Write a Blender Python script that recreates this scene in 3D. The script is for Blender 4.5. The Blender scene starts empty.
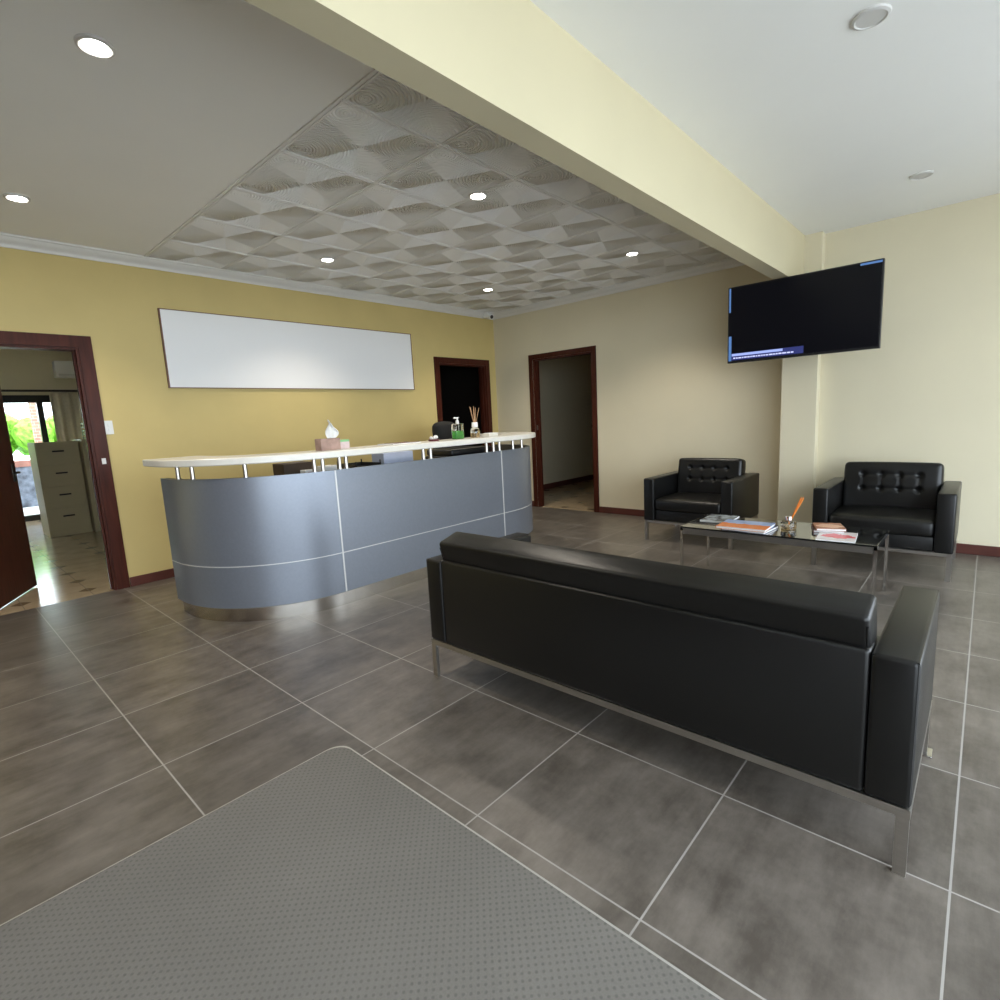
import bpy, bmesh, math, random
from mathutils import Vector, Matrix
random.seed(7)
C = bpy.context.scene
COL = C.collection
PI = math.pi

# ---------------------------------------------------------------- camera
def setup_camera():
    cam = bpy.data.cameras.new('camera'); o = bpy.data.objects.new('camera', cam); COL.objects.link(o)
    yaw, pitch, roll = math.radians(42.482), math.radians(8.644), math.radians(-2.873)
    cy, sy, cp, sp = math.cos(yaw), math.sin(yaw), math.cos(pitch), math.sin(pitch)
    f = Vector((cy*cp, sy*cp, -sp)); r = Vector((sy, -cy, 0)); u = r.cross(f)
    r2 = math.cos(roll)*r + math.sin(roll)*u; u2 = -math.sin(roll)*r + math.cos(roll)*u
    m = Matrix((r2, u2, -f)).transposed().to_4x4(); m.translation = Vector((0, 0, 1.321))
    o.matrix_world = m
    cam.sensor_width = 36; cam.lens = 36*0.53453; cam.clip_start = 0.02
    C.camera = o
setup_camera()

# ---------------------------------------------------------------- world, daylight, exposure
W = bpy.data.worlds.new('daylight'); C.world = W; W.use_nodes = True
bg = W.node_tree.nodes['Background']
bg.inputs[0].default_value = (0.80, 0.90, 1.0, 1); bg.inputs[1].default_value = 5.0
C.view_settings.view_transform = 'Standard'; C.view_settings.look = 'None'
C.view_settings.exposure = 0.60; C.view_settings.gamma = 1.0
C.view_settings.use_curve_mapping = False

def portal(loc, rot, sx, sy):
    l = bpy.data.lights.new('window_portal', 'AREA'); l.shape = 'RECTANGLE'; l.size = sx; l.size_y = sy
    l.cycles.is_portal = True
    o = bpy.data.objects.new('window_portal', l); COL.objects.link(o); o.location = loc; o.rotation_euler = rot
portal((.325, -1.98, 1.33), (PI/2, 0, 0), 9.85, 2.5)        # unseen side windows, run lengthened behind the viewer for more bounce light
portal((0.6, 12.1, 1.02), (-PI/2, 0, 0), 2.3, 2.0)        # sliding door of the back office

# ---------------------------------------------------------------- materials
MATS = {}
def srgb(r, g, b):
    f = lambda c: (c/255/12.92) if c/255 <= .04045 else ((c/255+.055)/1.055)**2.4
    return (f(r), f(g), f(b), 1)
def mat(name, col, rough=.5, metal=0., noise=0., nscale=20., bump=0., bscale=60., spec=.5, trans=0., ior=1.45, emit=None, estr=0., coat=0., stretch=None):
    if name in MATS: return MATS[name]
    m = bpy.data.materials.new(name); m.use_nodes = True; nt = m.node_tree; N = nt.nodes; L = nt.links
    b = N['Principled BSDF']
    b.inputs['Base Color'].default_value = col; b.inputs['Roughness'].default_value = rough
    b.inputs['Metallic'].default_value = metal; b.inputs['Specular IOR Level'].default_value = spec
    b.inputs['Transmission Weight'].default_value = trans; b.inputs['IOR'].default_value = ior
    b.inputs['Coat Weight'].default_value = coat
    if emit: b.inputs['Emission Color'].default_value = emit; b.inputs['Emission Strength'].default_value = estr
    tc = N.new('ShaderNodeTexCoord')
    vec = tc.outputs['Object']
    if stretch:
        mp = N.new('ShaderNodeMapping'); mp.inputs['Scale'].default_value = stretch
        L.new(vec, mp.inputs['Vector']); vec = mp.outputs['Vector']
    if noise > 0:
        t = N.new('ShaderNodeTexNoise'); t.inputs['Scale'].default_value = nscale; t.inputs['Detail'].default_value = 4
        L.new(vec, t.inputs['Vector'])
        r = N.new('ShaderNodeMapRange'); r.inputs[1].default_value = .3; r.inputs[2].default_value = .7
        r.inputs[3].default_value = 1-noise; r.inputs[4].default_value = 1+noise
        L.new(t.outputs['Fac'], r.inputs[0])
        x = N.new('ShaderNodeVectorMath'); x.operation = 'SCALE'; x.inputs[0].default_value = col[:3]
        L.new(r.outputs[0], x.inputs['Scale']); L.new(x.outputs[0], b.inputs['Base Color'])
    if bump > 0:
        t = N.new('ShaderNodeTexNoise'); t.inputs['Scale'].default_value = bscale; t.inputs['Detail'].default_value = 3
        L.new(vec, t.inputs['Vector'])
        bp = N.new('ShaderNodeBump'); bp.inputs['Strength'].default_value = bump; bp.inputs['Distance'].default_value = .002
        L.new(t.outputs['Fac'], bp.inputs['Height']); L.new(bp.outputs['Normal'], b.inputs['Normal'])
    MATS[name] = m; return m

class G:
    """tiny node-graph writer"""
    def __init__(s, name):
        s.m = bpy.data.materials.new(name); s.m.use_nodes = True; s.nt = s.m.node_tree
        s.b = s.nt.nodes['Principled BSDF']; MATS[name] = s.m
    def n(s, t, **k):
        x = s.nt.nodes.new(t)
        for a, v in k.items(): setattr(x, a, v)
        return x
    def put(s, sock, v):
        if hasattr(v, 'is_output') or isinstance(v, bpy.types.NodeSocket): s.nt.links.new(v, sock)
        else: sock.default_value = v
    def M(s, op, *a):
        x = s.n('ShaderNodeMath', operation=op)
        for i, v in enumerate(a): s.put(x.inputs[i], v)
        return x.outputs[0]
    def mix(s, f, a, b):
        x = s.n('ShaderNodeMix', data_type='RGBA'); s.put(x.inputs[0], f); s.put(x.inputs[6], a); s.put(x.inputs[7], b)
        return x.outputs[2]
    def pos(s):
        t = s.n('ShaderNodeTexCoord'); q = s.n('ShaderNodeSeparateXYZ'); s.nt.links.new(t.outputs['Object'], q.inputs[0]); return q.outputs
    def vec(s, x, y, z=0.):
        q = s.n('ShaderNodeCombineXYZ'); s.put(q.inputs[0], x); s.put(q.inputs[1], y); s.put(q.inputs[2], z); return q.outputs[0]
    def noise(s, v, sc, det=4., rough=.5):
        t = s.n('ShaderNodeTexNoise'); s.put(t.inputs['Vector'], v); t.inputs['Scale'].default_value = sc
        t.inputs['Detail'].default_value = det; t.inputs['Roughness'].default_value = rough; return t.outputs['Fac']
    def bump(s, h, st, d):
        x = s.n('ShaderNodeBump'); x.inputs['Strength'].default_value = st; x.inputs['Distance'].default_value = d
        s.put(x.inputs['Height'], h); s.nt.links.new(x.outputs['Normal'], s.b.inputs['Normal'])

def floor_material():
    g = G('porcelain_tiles'); x, y, z = g.pos()
    u = g.M('DIVIDE', g.M('SUBTRACT', x, .513), .6); v = g.M('DIVIDE', g.M('ADD', y, .0055), .6)
    fu = g.M('FRACT', g.M('ADD', u, 50.)); fv = g.M('FRACT', g.M('ADD', v, 50.))
    du = g.M('ABSOLUTE', g.M('SUBTRACT', fu, .5)); dv = g.M('ABSOLUTE', g.M('SUBTRACT', fv, .5))
    line = g.M('GREATER_THAN', g.M('MAXIMUM', du, dv), (.5-.0028/.6))
    iu = g.M('FLOOR', g.M('ADD', u, 50.)); iv = g.M('FLOOR', g.M('ADD', v, 50.))
    wn = g.n('ShaderNodeTexWhiteNoise', noise_dimensions='2D'); g.put(wn.inputs['Vector'], g.vec(iu, iv))
    off = g.M('MULTIPLY', wn.outputs['Value'], 37.)
    streak = g.noise(g.vec(g.M('MULTIPLY', x, 1.3), g.M('MULTIPLY', y, 5.5), off), 2.2, 9., .7)
    cloud = g.noise(g.vec(x, y, off), 5.0, 9., .68)
    f = g.M('ADD', g.M('MULTIPLY', streak, .42), g.M('MULTIPLY', cloud, .58))
    mr = g.n('ShaderNodeMapRange'); g.put(mr.inputs[0], f); mr.inputs[1].default_value = .38; mr.inputs[2].default_value = .63
    tile = g.mix(mr.outputs[0], (.083, .070, .058, 1), (.180, .157, .134, 1))
    tint = g.M('ADD', .93, g.M('MULTIPLY', wn.outputs['Value'], .14))
    sc = g.n('ShaderNodeVectorMath', operation='SCALE'); g.put(sc.inputs[0], tile); g.put(sc.inputs['Scale'], tint)
    g.put(g.b.inputs['Base Color'], g.mix(line, sc.outputs[0], (.36, .34, .31, 1)))
    g.put(g.b.inputs['Roughness'], g.M('ADD', g.M('MULTIPLY', cloud, .12), g.M('ADD', .27, g.M('MULTIPLY', line, .35))))
    g.bump(g.M('SUBTRACT', 1., line), .25, .001)
    return g.m
def marble_material():
    g = G('beige_marble_tiles'); x, y, z = g.pos()
    fu = g.M('FRACT', g.M('ADD', g.M('DIVIDE', x, .45), 50.)); fv = g.M('FRACT', g.M('ADD', g.M('DIVIDE', y, .45), 50.))
    du = g.M('ABSOLUTE', g.M('SUBTRACT', fu, .5)); dv = g.M('ABSOLUTE', g.M('SUBTRACT', fv, .5))
    dia = g.M('LESS_THAN', g.M('ADD', g.M('SUBTRACT', .5, du), g.M('SUBTRACT', .5, dv)), .16)
    line = g.M('GREATER_THAN', g.M('MAXIMUM', du, dv), .494)
    n = g.noise(g.vec(x, y, z), 5., 8., .65)
    base = g.mix(n, (.34, .24, .13, 1), (.70, .56, .38, 1))
    c2 = g.mix(dia, base, (.22, .15, .08, 1))
    g.put(g.b.inputs['Base Color'], g.mix(line, c2, (.30, .25, .18, 1))); g.b.inputs['Roughness'].default_value = .14
    return g.m
def mat_material():
    g = G('ribbed_grey_carpet'); x, y, z = g.pos()
    p = .0175
    a = g.M('MULTIPLY', g.M('ADD', x, y), .7071*PI/p); b = g.M('MULTIPLY', g.M('SUBTRACT', x, y), .7071*PI/p)
    d = g.M('MULTIPLY', g.M('ABSOLUTE', g.M('SINE', a)), g.M('ABSOLUTE', g.M('SINE', b)))
    dip = g.n('ShaderNodeMapRange'); g.put(dip.inputs[0], d); dip.inputs[1].default_value = .62; dip.inputs[2].default_value = .95
    n = g.noise(g.vec(x, y, z), 220., 3.); n2 = g.noise(g.vec(x, y, z), 2.2, 3.)
    f = g.M('ADD', g.M('MULTIPLY', n, .5), g.M('MULTIPLY', n2, .5))
    base = g.mix(f, (.12, .112, .10, 1), (.235, .222, .20, 1))
    g.put(g.b.inputs['Base Color'], g.mix(g.M('MULTIPLY', dip.outputs[0], .5), base, (.085, .08, .073, 1)))
    g.b.inputs['Roughness'].default_value = .9; g.b.inputs['Specular IOR Level'].default_value = .2
    g.bump(g.M('SUBTRACT', g.M('MULTIPLY', n, .25), dip.outputs[0]), .22, .002)
    return g.m
PX0, PY0, PP = 1.635, 5.60-5*.641, .6405     # origin and pitch of the ceiling panels
TILT = .62
def panel_material():
    g = G('embossed_ceiling_panel'); x, y, z = g.pos()
    fu = g.M('FRACT', g.M('ADD', g.M('DIVIDE', g.M('SUBTRACT', x, PX0), PP), 20.))
    fv = g.M('FRACT', g.M('ADD', g.M('DIVIDE', g.M('SUBTRACT', y, PY0), PP), 20.))
    # offsets from the panel centre, sector by angle: four kites towards the corners, four towards the edges
    px = g.M('SUBTRACT', fu, .5); py = g.M('SUBTRACT', fv, .5)
    ax = g.M('ABSOLUTE', px); ay = g.M('ABSOLUTE', py)
    lo = g.M('MINIMUM', ax, ay); hi = g.M('MAXIMUM', ax, ay)
    kite = g.M('GREATER_THAN', lo, g.M('MULTIPLY', hi, .42))
    same = g.M('GREATER_THAN', g.M('MULTIPLY', px, py), 0.)
    ylong = g.M('GREATER_THAN', ay, ax)
    up = g.M('ADD', g.M('MULTIPLY', kite, same), g.M('MULTIPLY', g.M('SUBTRACT', 1., kite), ylong))   # 1 = tilted one way, 0 = the other
    sx = g.M('SIGN', px); sy = g.M('SIGN', py)
    a = g.M('SUBTRACT', px, g.M('MULTIPLY', sx, .37)); b = g.M('SUBTRACT', py, g.M('MULTIPLY', sy, .37))
    r = g.M('SQRT', g.M('ADD', g.M('MULTIPLY', a, a), g.M('MULTIPLY', b, b)))
    wave = g.M('COSINE', g.M('MULTIPLY', r, 2*PI/.029))
    amp = g.M('SUBTRACT', 2.1, g.M('MULTIPLY', up, 1.3))
    wa = g.M('DIVIDE', g.M('MULTIPLY', wave, amp), g.M('MAXIMUM', r, .01))
    s_ = g.M('SUBTRACT', g.M('MULTIPLY', up, 2.), 1.)
    lvl = g.M('SUBTRACT', 1., g.M('MULTIPLY', .62, g.M('ABSOLUTE', g.M('SUBTRACT', kite, g.M('SUBTRACT', 1., up)))))
    s2 = g.M('MULTIPLY', s_, lvl)
    nxv = g.M('ADD', g.M('MULTIPLY', s2, -TILT*.45), g.M('MULTIPLY', wa, a)); nyv = g.M('ADD', g.M('MULTIPLY', s2, -TILT*.9), g.M('MULTIPLY', wa, b))
    nv = g.n('ShaderNodeVectorMath', operation='NORMALIZE'); g.put(nv.inputs[0], g.vec(nxv, nyv, -1.))
    g.put(g.b.inputs['Normal'], nv.outputs[0])
    g.b.inputs['Base Color'].default_value = (.90, .895, .88, 1); g.b.inputs['Roughness'].default_value = .6
    return g.m
def brick_material():
    g = G('red_brick'); t = g.n('ShaderNodeTexBrick'); x, y, z = g.pos(); g.put(t.inputs['Vector'], g.vec(g.M('ADD', x, y), z))
    t.inputs['Color1'].default_value = (.42, .2, .16, 1); t.inputs['Color2'].default_value = (.5, .27, .2, 1); t.inputs['Mortar'].default_value = (.5, .45, .4, 1)
    t.inputs['Scale'].default_value = 4; g.put(g.b.inputs['Base Color'], t.outputs['Color']); g.b.inputs['Roughness'].default_value = .9
    return g.m
def book_art(name, kind):
    g = G(name); x, y, z = g.pos()
    n = g.noise(g.vec(x, y, z), 14., 5., .6)
    if kind == 'desert':       # sky above, orange dunes below
        e = g.M('ADD', x, g.M('MULTIPLY', g.M('SUBTRACT', n, .5), .12))
        k = g.M('GREATER_THAN', e, .005)
        low = g.mix(n, (.55, .10, .02, 1), (.80, .28, .07, 1))
        sky = g.mix(g.M('MULTIPLY', n, 1.), (.10, .2, .48, 1), (.45, .55, .75, 1))
        c = g.mix(k, low, sky)
    elif kind == 'portrait':
        r = g.M('SQRT', g.M('ADD', g.M('MULTIPLY', x, x), g.M('MULTIPLY', g.M('MULTIPLY', y, y), .6)))
        k = g.M('LESS_THAN', g.M('ADD', r, g.M('MULTIPLY', g.M('SUBTRACT', n, .5), .08)), .062)
        c = g.mix(k, g.mix(n, (.30, .12, .07, 1), (.50, .22, .13, 1)), (.72, .42, .28, 1))
    elif kind == 'pink':
        r = g.M('SQRT', g.M('ADD', g.M('MULTIPLY', x, x), g.M('MULTIPLY', g.M('MULTIPLY', y, y), .55)))
        k = g.M('LESS_THAN', g.M('ADD', r, g.M('MULTIPLY', g.M('SUBTRACT', n, .5), .12)), .068)
        c = g.mix(k, (.72, .66, .66, 1), g.mix(n, (.78, .16, .18, 1), (.62, .1, .12, 1)))
    else:
        k = g.n('ShaderNodeMapRange'); g.put(k.inputs[0], n); k.inputs[1].default_value = .42; k.inputs[2].default_value = .6
        c = g.mix(k.outputs[0], (.05, .06, .07, 1), (.36, .40, .42, 1))
    g.put(g.b.inputs['Base Color'], c); g.b.inputs['Roughness'].default_value = .22
    return g.m

M = dict(
 floor=floor_material(), marble=marble_material(), carpet=mat_material(), panel=panel_material(), brick=brick_material(),
 yellow=mat('ochre_yellow_paint', (.60, .475, .195, 1), .62, noise=.03, nscale=3, bump=.15, bscale=250),
 cream=mat('cream_paint', (.70, .635, .46, 1), .6, noise=.02, nscale=2, bump=.1, bscale=250),
 beam=mat('pale_yellow_paint', (.62, .555, .375, 1), .6, noise=.02, nscale=2),
 ceil=mat('white_ceiling_paint', (.88, .88, .86, 1), .8, noise=.01, nscale=2),
 cornice=mat('white_gloss_cornice', (.74, .73, .70, 1), .4),
 tbar=mat('white_metal_grid', (.80, .79, .77, 1), .6),
 wood=mat('dark_red_brown_timber', (.062, .016, .009, 1), .38, noise=.3, nscale=6, stretch=(6, 6, .6), spec=.18),
 wood2=mat('dark_red_brown_skirting', (.10, .03, .022, 1), .35, noise=.25, nscale=5, coat=.2),
 leather=mat('black_leather', (.0055, .0053, .005, 1), .34, bump=.14, bscale=420, spec=.5),
 seam=mat('black_leather_piping', (.008, .008, .008, 1), .3),
 steel=mat('brushed_steel', (.55, .53, .50, 1), .28, metal=1., noise=.06, nscale=30, stretch=(1, 1, 12)),
 chrome=mat('polished_chrome', (.75, .75, .76, 1), .12, metal=1.),
 kick=mat('stainless_kick_plate', (.62, .58, .52, 1), .22, metal=1., noise=.08, nscale=8, stretch=(1, 1, .2)),
 laminate=mat('grey_metallic_laminate', (.24, .262, .305, 1), .36, metal=.55, noise=.03, nscale=60),
 alu=mat('pale_aluminium_strip', (.66, .66, .65, 1), .35, metal=.3),
 ctop=mat('cream_laminate_top', (.72, .70, .64, 1), .25, noise=.02, nscale=20),
 carcass=mat('grey_laminate_carcass', (.23, .22, .20, 1), .5),
 blackglass=mat('black_glass', (.012, .013, .012, 1), .03, spec=1., coat=1.),
 darkmetal=mat('dark_apron', (.14, .125, .11, 1), .3, metal=.5),
 black=mat('black_plastic', (.012, .012, .013, 1), .35),
 blackfab=mat('black_mesh_fabric', (.01, .01, .01, 1), .8, bump=.4, bscale=300),
 white=mat('white_plastic', (.78, .78, .76, 1), .35),
 paper=mat('white_paper', (.75, .75, .74, 1), .7),
 tissue=mat('white_tissue', (.82, .82, .80, 1), .9),
 glass=mat('clear_glass', (.95, .97, .96, 1), .02, trans=1., ior=1.45),
 winglass=mat('window_glass', (.97, .99, .98, 1), .0, trans=1., ior=1.02),
 greenliq=mat('green_liquid_soap', (.16, .62, .14, 1), .08, trans=.55, ior=1.36),
 amberliq=mat('pale_amber_oil', (.75, .55, .3, 1), .05, trans=.8, ior=1.36),
 reed=mat('natural_reed', (.50, .30, .16, 1), .7),
 orangereed=mat('orange_reed', (.80, .25, .04, 1), .6),
 lamp=mat('lamp_diffuser_lit', (1, 1, 1, 1), .5, emit=(1, .95, .86, 1), estr=28.),
 lampoff=mat('lamp_lens_unlit', (.30, .30, .29, 1), .3),
 lampring=mat('white_lamp_ring', (.62, .61, .59, 1), .4),
 signface=mat('white_sign_panel', (.86, .86, .86, 1), .45),
 signedge=mat('brown_sign_frame', (.16, .07, .04, 1), .4),
 screen=mat('dark_display', (.003, .003, .004, 1), .3, spec=.2, emit=(.01, .012, .03, 1), estr=.05),
 scrblue=mat('blue_display_area', (.01, .02, .05, 1), .15, emit=(.09, .20, .45, 1), estr=.7),
 scrnavy=mat('navy_display_band', (.01, .01, .03, 1), .15, emit=(.03, .04, .16, 1), estr=.7),
 scrpale=mat('pale_display_band', (.05, .06, .1, 1), .15, emit=(.32, .40, .78, 1), estr=.8),
 scrtext=mat('ticker_marks', (.3, .3, .4, 1), .3, emit=(.45, .48, .75, 1), estr=.8),
 cab=mat('cream_grey_steel_cabinet', (.56, .48, .30, 1), .45, noise=.03, nscale=4),
 dark=mat('dark_bronze_and_room_shade', (.02, .016, .013, 1), .35),
 curtain=mat('beige_curtain_cloth', (.78, .70, .52, 1), .9, noise=.06, nscale=30),
 hedge=mat('hedge_leaves', (.22, .50, .05, 1), .6, noise=.55, nscale=14, bump=.8, bscale=30),
 stone=mat('patio_paving', (.62, .61, .58, 1), .7, noise=.15, nscale=4),
 rock=mat('grey_blue_planter_stone', (.13, .15, .19, 1), .8, noise=.6, nscale=7, bump=1., bscale=12),
 roofwood=mat('reddish_pergola_timber', (.30, .14, .11, 1), .6, noise=.2, nscale=5),
 tissuebox=mat('dusty_pink_card', (.36, .24, .20, 1), .6, noise=.25, nscale=16),
 pinkcard=mat('pale_pink_card', (.62, .50, .50, 1), .6, noise=.1, nscale=40),
 greencard=mat('green_card', (.22, .48, .22, 1), .6),
 red=mat('red_card', (.5, .06, .07, 1), .5),
 brownbox=mat('dark_brown_card', (.045, .028, .015, 1), .6),
 bluepaper=mat('pale_blue_folders', (.50, .56, .72, 1), .6, noise=.08, nscale=25, stretch=(1, 1, 20)),
 deskwood=mat('grey_desk_laminate', (.30, .29, .27, 1), .45),
 navy=mat('dark_book_cover', (.03, .03, .08, 1), .3), maroon=mat('maroon_book_cover', (.14, .03, .035, 1), .3),
 desert=book_art('dune_cover', 'desert'), portrait=book_art('brown_cover', 'portrait'), pink=book_art('pink_shape_cover', 'pink'), greyart=book_art('grey_photo_cover', 'grey'),
)

# ---------------------------------------------------------------- mesh helpers
class MB:
    def __init__(s): s.b = bmesh.new()
    def box(s, x0, x1, y0, y1, z0, z1, bev=0., seg=2):
        t = bmesh.new(); bmesh.ops.create_cube(t, size=1)
        for v in t.verts: v.co = Vector(((x0+x1)/2+v.co.x*(x1-x0), (y0+y1)/2+v.co.y*(y1-y0), (z0+z1)/2+v.co.z*(z1-z0)))
        if bev > 0: bmesh.ops.bevel(t, geom=t.edges[:], offset=bev, segments=seg, profile=.5, affect='EDGES')
        s.add(t); return s
    def add(s, t, mtx=None):
        if mtx is not None: bmesh.ops.transform(t, matrix=mtx, verts=t.verts)
        me = bpy.data.meshes.new('t'); t.to_mesh(me); t.free(); s.b.from_mesh(me); bpy.data.meshes.remove(me)
    def tube(s, a, b, r, r2=None, n=16):
        a, b = Vector(a), Vector(b); d = b-a; t = bmesh.new()
        bmesh.ops.create_cone(t, cap_ends=True, segments=n, radius1=r, radius2=r if r2 is None else r2, depth=d.length)
        s.add(t, Matrix.Translation((a+b)/2) @ d.to_track_quat('Z', 'Y').to_matrix().to_4x4()); return s
    def lathe(s, prof, n=24, c=(0, 0, 0), squash=(1, 1)):
        t = bmesh.new(); rings = []
        for r, z in prof:
            rings.append([t.verts.new((c[0]+r*math.cos(2*PI*i/n)*squash[0], c[1]+r*math.sin(2*PI*i/n)*squash[1], c[2]+z)) for i in range(n)])
        for a, b in zip(rings, rings[1:]):
            for i in range(n): t.faces.new((a[i], a[(i+1) % n], b[(i+1) % n], b[i]))
        t.faces.new(rings[0][::-1]); t.faces.new(rings[-1])
        bmesh.ops.remove_doubles(t, verts=t.verts, dist=1e-6); s.add(t); return s
    def prism(s, pts, z0, z1, bev=0.):
        t = bmesh.new(); a = [t.verts.new((p[0], p[1], z0)) for p in pts]; b = [t.verts.new((p[0], p[1], z1)) for p in pts]
        n = len(pts); t.faces.new(a[::-1]); t.faces.new(b)
        for i in range(n): t.faces.new((a[i], a[(i+1) % n], b[(i+1) % n], b[i]))
        if bev: bmesh.ops.bevel(t, geom=[e for e in t.edges if abs(e.verts[0].co.z-e.verts[1].co.z) < 1e-6], offset=bev, segments=2, affect='EDGES')
        s.add(t); return s
    def xprism(s, pts, x0, x1, axis='x'):
        """profile of (a, z) pairs pushed along x (a = y) or y (a = x)"""
        t = bmesh.new(); f = (lambda q, p: (q, p[0], p[1])) if axis == 'x' else (lambda q, p: (p[0], q, p[1]))
        a = [t.verts.new(f(x0, p)) for p in pts]; b = [t.verts.new(f(x1, p)) for p in pts]; n = len(pts)
        t.faces.new(a[::-1]); t.faces.new(b)
        for i in range(n): t.faces.new((a[i], a[(i+1) % n], b[(i+1) % n], b[i]))
        bmesh.ops.recalc_face_normals(t, faces=t.faces); s.add(t); return s
    def grid_faces(s, vs, nu, nv, closed_u=False):
        t = bmesh.new(); V = [t.verts.new(v) for v in vs]
        for i in range(nu if closed_u else nu-1):
            for j in range(nv-1): t.faces.new((V[i*nv+j], V[((i+1) % nu)*nv+j], V[((i+1) % nu)*nv+j+1], V[i*nv+j+1]))
        s.add(t); return s
    def build(s, name, m, parent=None, loc=None, rot=None, smooth=True, fix=True):
        if fix: bmesh.ops.recalc_face_normals(s.b, faces=s.b.faces)
        me = bpy.data.meshes.new(name); s.b.to_mesh(me); s.b.free(); me.materials.append(m)
        if smooth:
            for p in me.polygons: p.use_smooth = True
            me.set_sharp_from_angle(angle=math.radians(38))
        o = bpy.data.objects.new(name, me); COL.objects.link(o)
        if parent: o.parent = parent
        if loc is not None: o.location = loc
        if rot is not None: o.rotation_euler = rot
        return o

def tag(o, label, cat, group=None):
    o['label'] = label; o['category'] = cat
    if group: o['group'] = group
    return o
def thing(name, label, cat, loc=(0, 0, 0), rz=0, group=None):
    o = bpy.data.objects.new(name, None); COL.objects.link(o); o.location = loc; o.rotation_euler = (0, 0, rz)
    o.empty_display_size = .1
    return tag(o, label, cat, group)
def struct(o, label=None):
    o['kind'] = 'structure'
    if label: o['label'] = label
    return o
def sroot(name, label=None, loc=(0, 0, 0)):
    o = bpy.data.objects.new(name, None); COL.objects.link(o); o.location = loc; return struct(o, label)
def dup(root, loc, rz=0, label=None):
    r = root.copy(); COL.objects.link(r); r.location = loc; r.rotation_euler = (0, 0, rz)
    if label: r['label'] = label
    for ch in list(root.children):
        c = ch.copy(); COL.objects.link(c); c.parent = r
        for g in list(ch.children):
            d = g.copy(); COL.objects.link(d); d.parent = c
    return r
def axis_pts(h, r, n):
    """non-uniform samples on [-h, h], dense near the rounded rim"""
    e = [-h+r*(1-math.cos(PI/2*i/4)) for i in range(4)]
    m = [(-h+r)+(2*(h-r))*i/n for i in range(n+1)]
    return e+m+[-q for q in e[::-1]]
def cushion(sx, sy, sz, r=.03, puff=.01, n=(6, 6, 2), fn=None):
    """a stuffed block centred on the origin; fn(p, q) may move surface points"""
    h = (sx/2, sy/2, sz/2); A = [axis_pts(h[i], r, n[i]) for i in range(3)]
    t = bmesh.new(); cache = {}
    def V(p):
        k = tuple(round(c, 6) for c in p)
        if k not in cache:
            q = [max(-h[i]+r, min(h[i]-r, p[i])) for i in range(3)]
            d = Vector([p[i]-q[i] for i in range(3)])
            o = Vector(q)+(d.normalized()*r if d.length > 0 else d)
            w = [max(0, 1-(o[i]/h[i])**2) for i in range(3)]
            for i in range(3):
                j, l = (i+1) % 3, (i+2) % 3
                o[i] += puff*(o[i]/h[i])*math.sqrt(w[j]*w[l])
            if fn: o = fn(o, p)
            cache[k] = t.verts.new(o)
        return cache[k]
    for ax in range(3):
        j, l = (ax+1) % 3, (ax+2) % 3
        for sgn in (-1, 1):
            for a in range(len(A[j])-1):
                for b in range(len(A[l])-1):
                    vs = []
                    for da, db in ((0, 0), (1, 0), (1, 1), (0, 1)):
                        p = [0, 0, 0]; p[ax] = sgn*h[ax]; p[j] = A[j][a+da]; p[l] = A[l][b+db]; vs.append(V(p))
                    if len(set(vs)) == 4: t.faces.new(vs)
    return t

# ================================================================ SETTING
XB, YA, ZC, ZR, XR = 6.16, 5.60, 2.87, 2.83, 5.86
SOFF, BY0, BY1 = 2.40, 1.345, 1.467
struct(MB().box(-5.2, XB, -2.0, YA, -.1, 0).build('floor', M['floor'], smooth=False))
# wall behind the reception (left in the photograph), with two door openings
A = MB(); D1 = (.245, 1.065, 2.07); D2 = (5.01, 5.93, 2.11)
A.box(-5.2, D1[0], YA, YA+.12, -.1, 3); A.box(D1[0], D1[1], YA, YA+.12, D1[2], 3); A.box(D1[1], D2[0], YA, YA+.12, -.1, 3)
A.box(D2[0], D2[1], YA, YA+.12, D2[2], 3); A.box(D2[1], XB+.12, YA, YA+.12, -.1, 3)
struct(A.build('wall_left', M['yellow'], smooth=False))
B = MB(); D3 = (3.889, 4.876, 2.129)
B.box(XB, XB+.12, BY1-.1, D3[0], -.1, 3); B.box(XB, XB+.12, D3[0], D3[1], D3[2], 3); B.box(XB, XB+.12, D3[1], YA, -.1, 3)
struct(B.build('wall_back', M['cream'], smooth=False))
struct(MB().box(XR, XB+.12, -2.0, 1.21, -.1, 3).build('wall_right', M['cream'], smooth=False))
struct(MB().box(5.75, XB, 1.2, 1.505, -.0, 2.83, bev=.004).build('wall_pillar', M['cream'], smooth=False))
struct(MB().box(-5.32, -5.2, -2.12, YA+.12, -.1, 3).build('wall_rear', M['wood2'], smooth=False))
F = MB(); F.box(-5.2, -4.6, -2.12, -2.0, -.1, 3); F.box(5.25, XR+.47, -2.12, -2, -.1, 3); F.box(-4.6, 5.25, -2.12, -2, 2.58, 3); F.box(-4.6, 5.25, -2.12, -2, -.1, .08)
struct(F.build('wall_front', M['cream'], smooth=False))
WN = sroot('window_1')  # unseen side glazing; stretch behind the viewer added to boost floor bounce
w = MB()
for x in (-4.6, -2.85, -1.05, .5, 2.07, 3.64, 5.19): w.box(x, x+.06, -2.09, -2.03, .08, 2.58)
w.box(-4.6, 5.25, -2.09, -2.03, .08, .14); w.box(-4.6, 5.25, -2.09, -2.03, 2.52, 2.58)
w.build('window_frame', M['alu'], WN, smooth=False)
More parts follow.
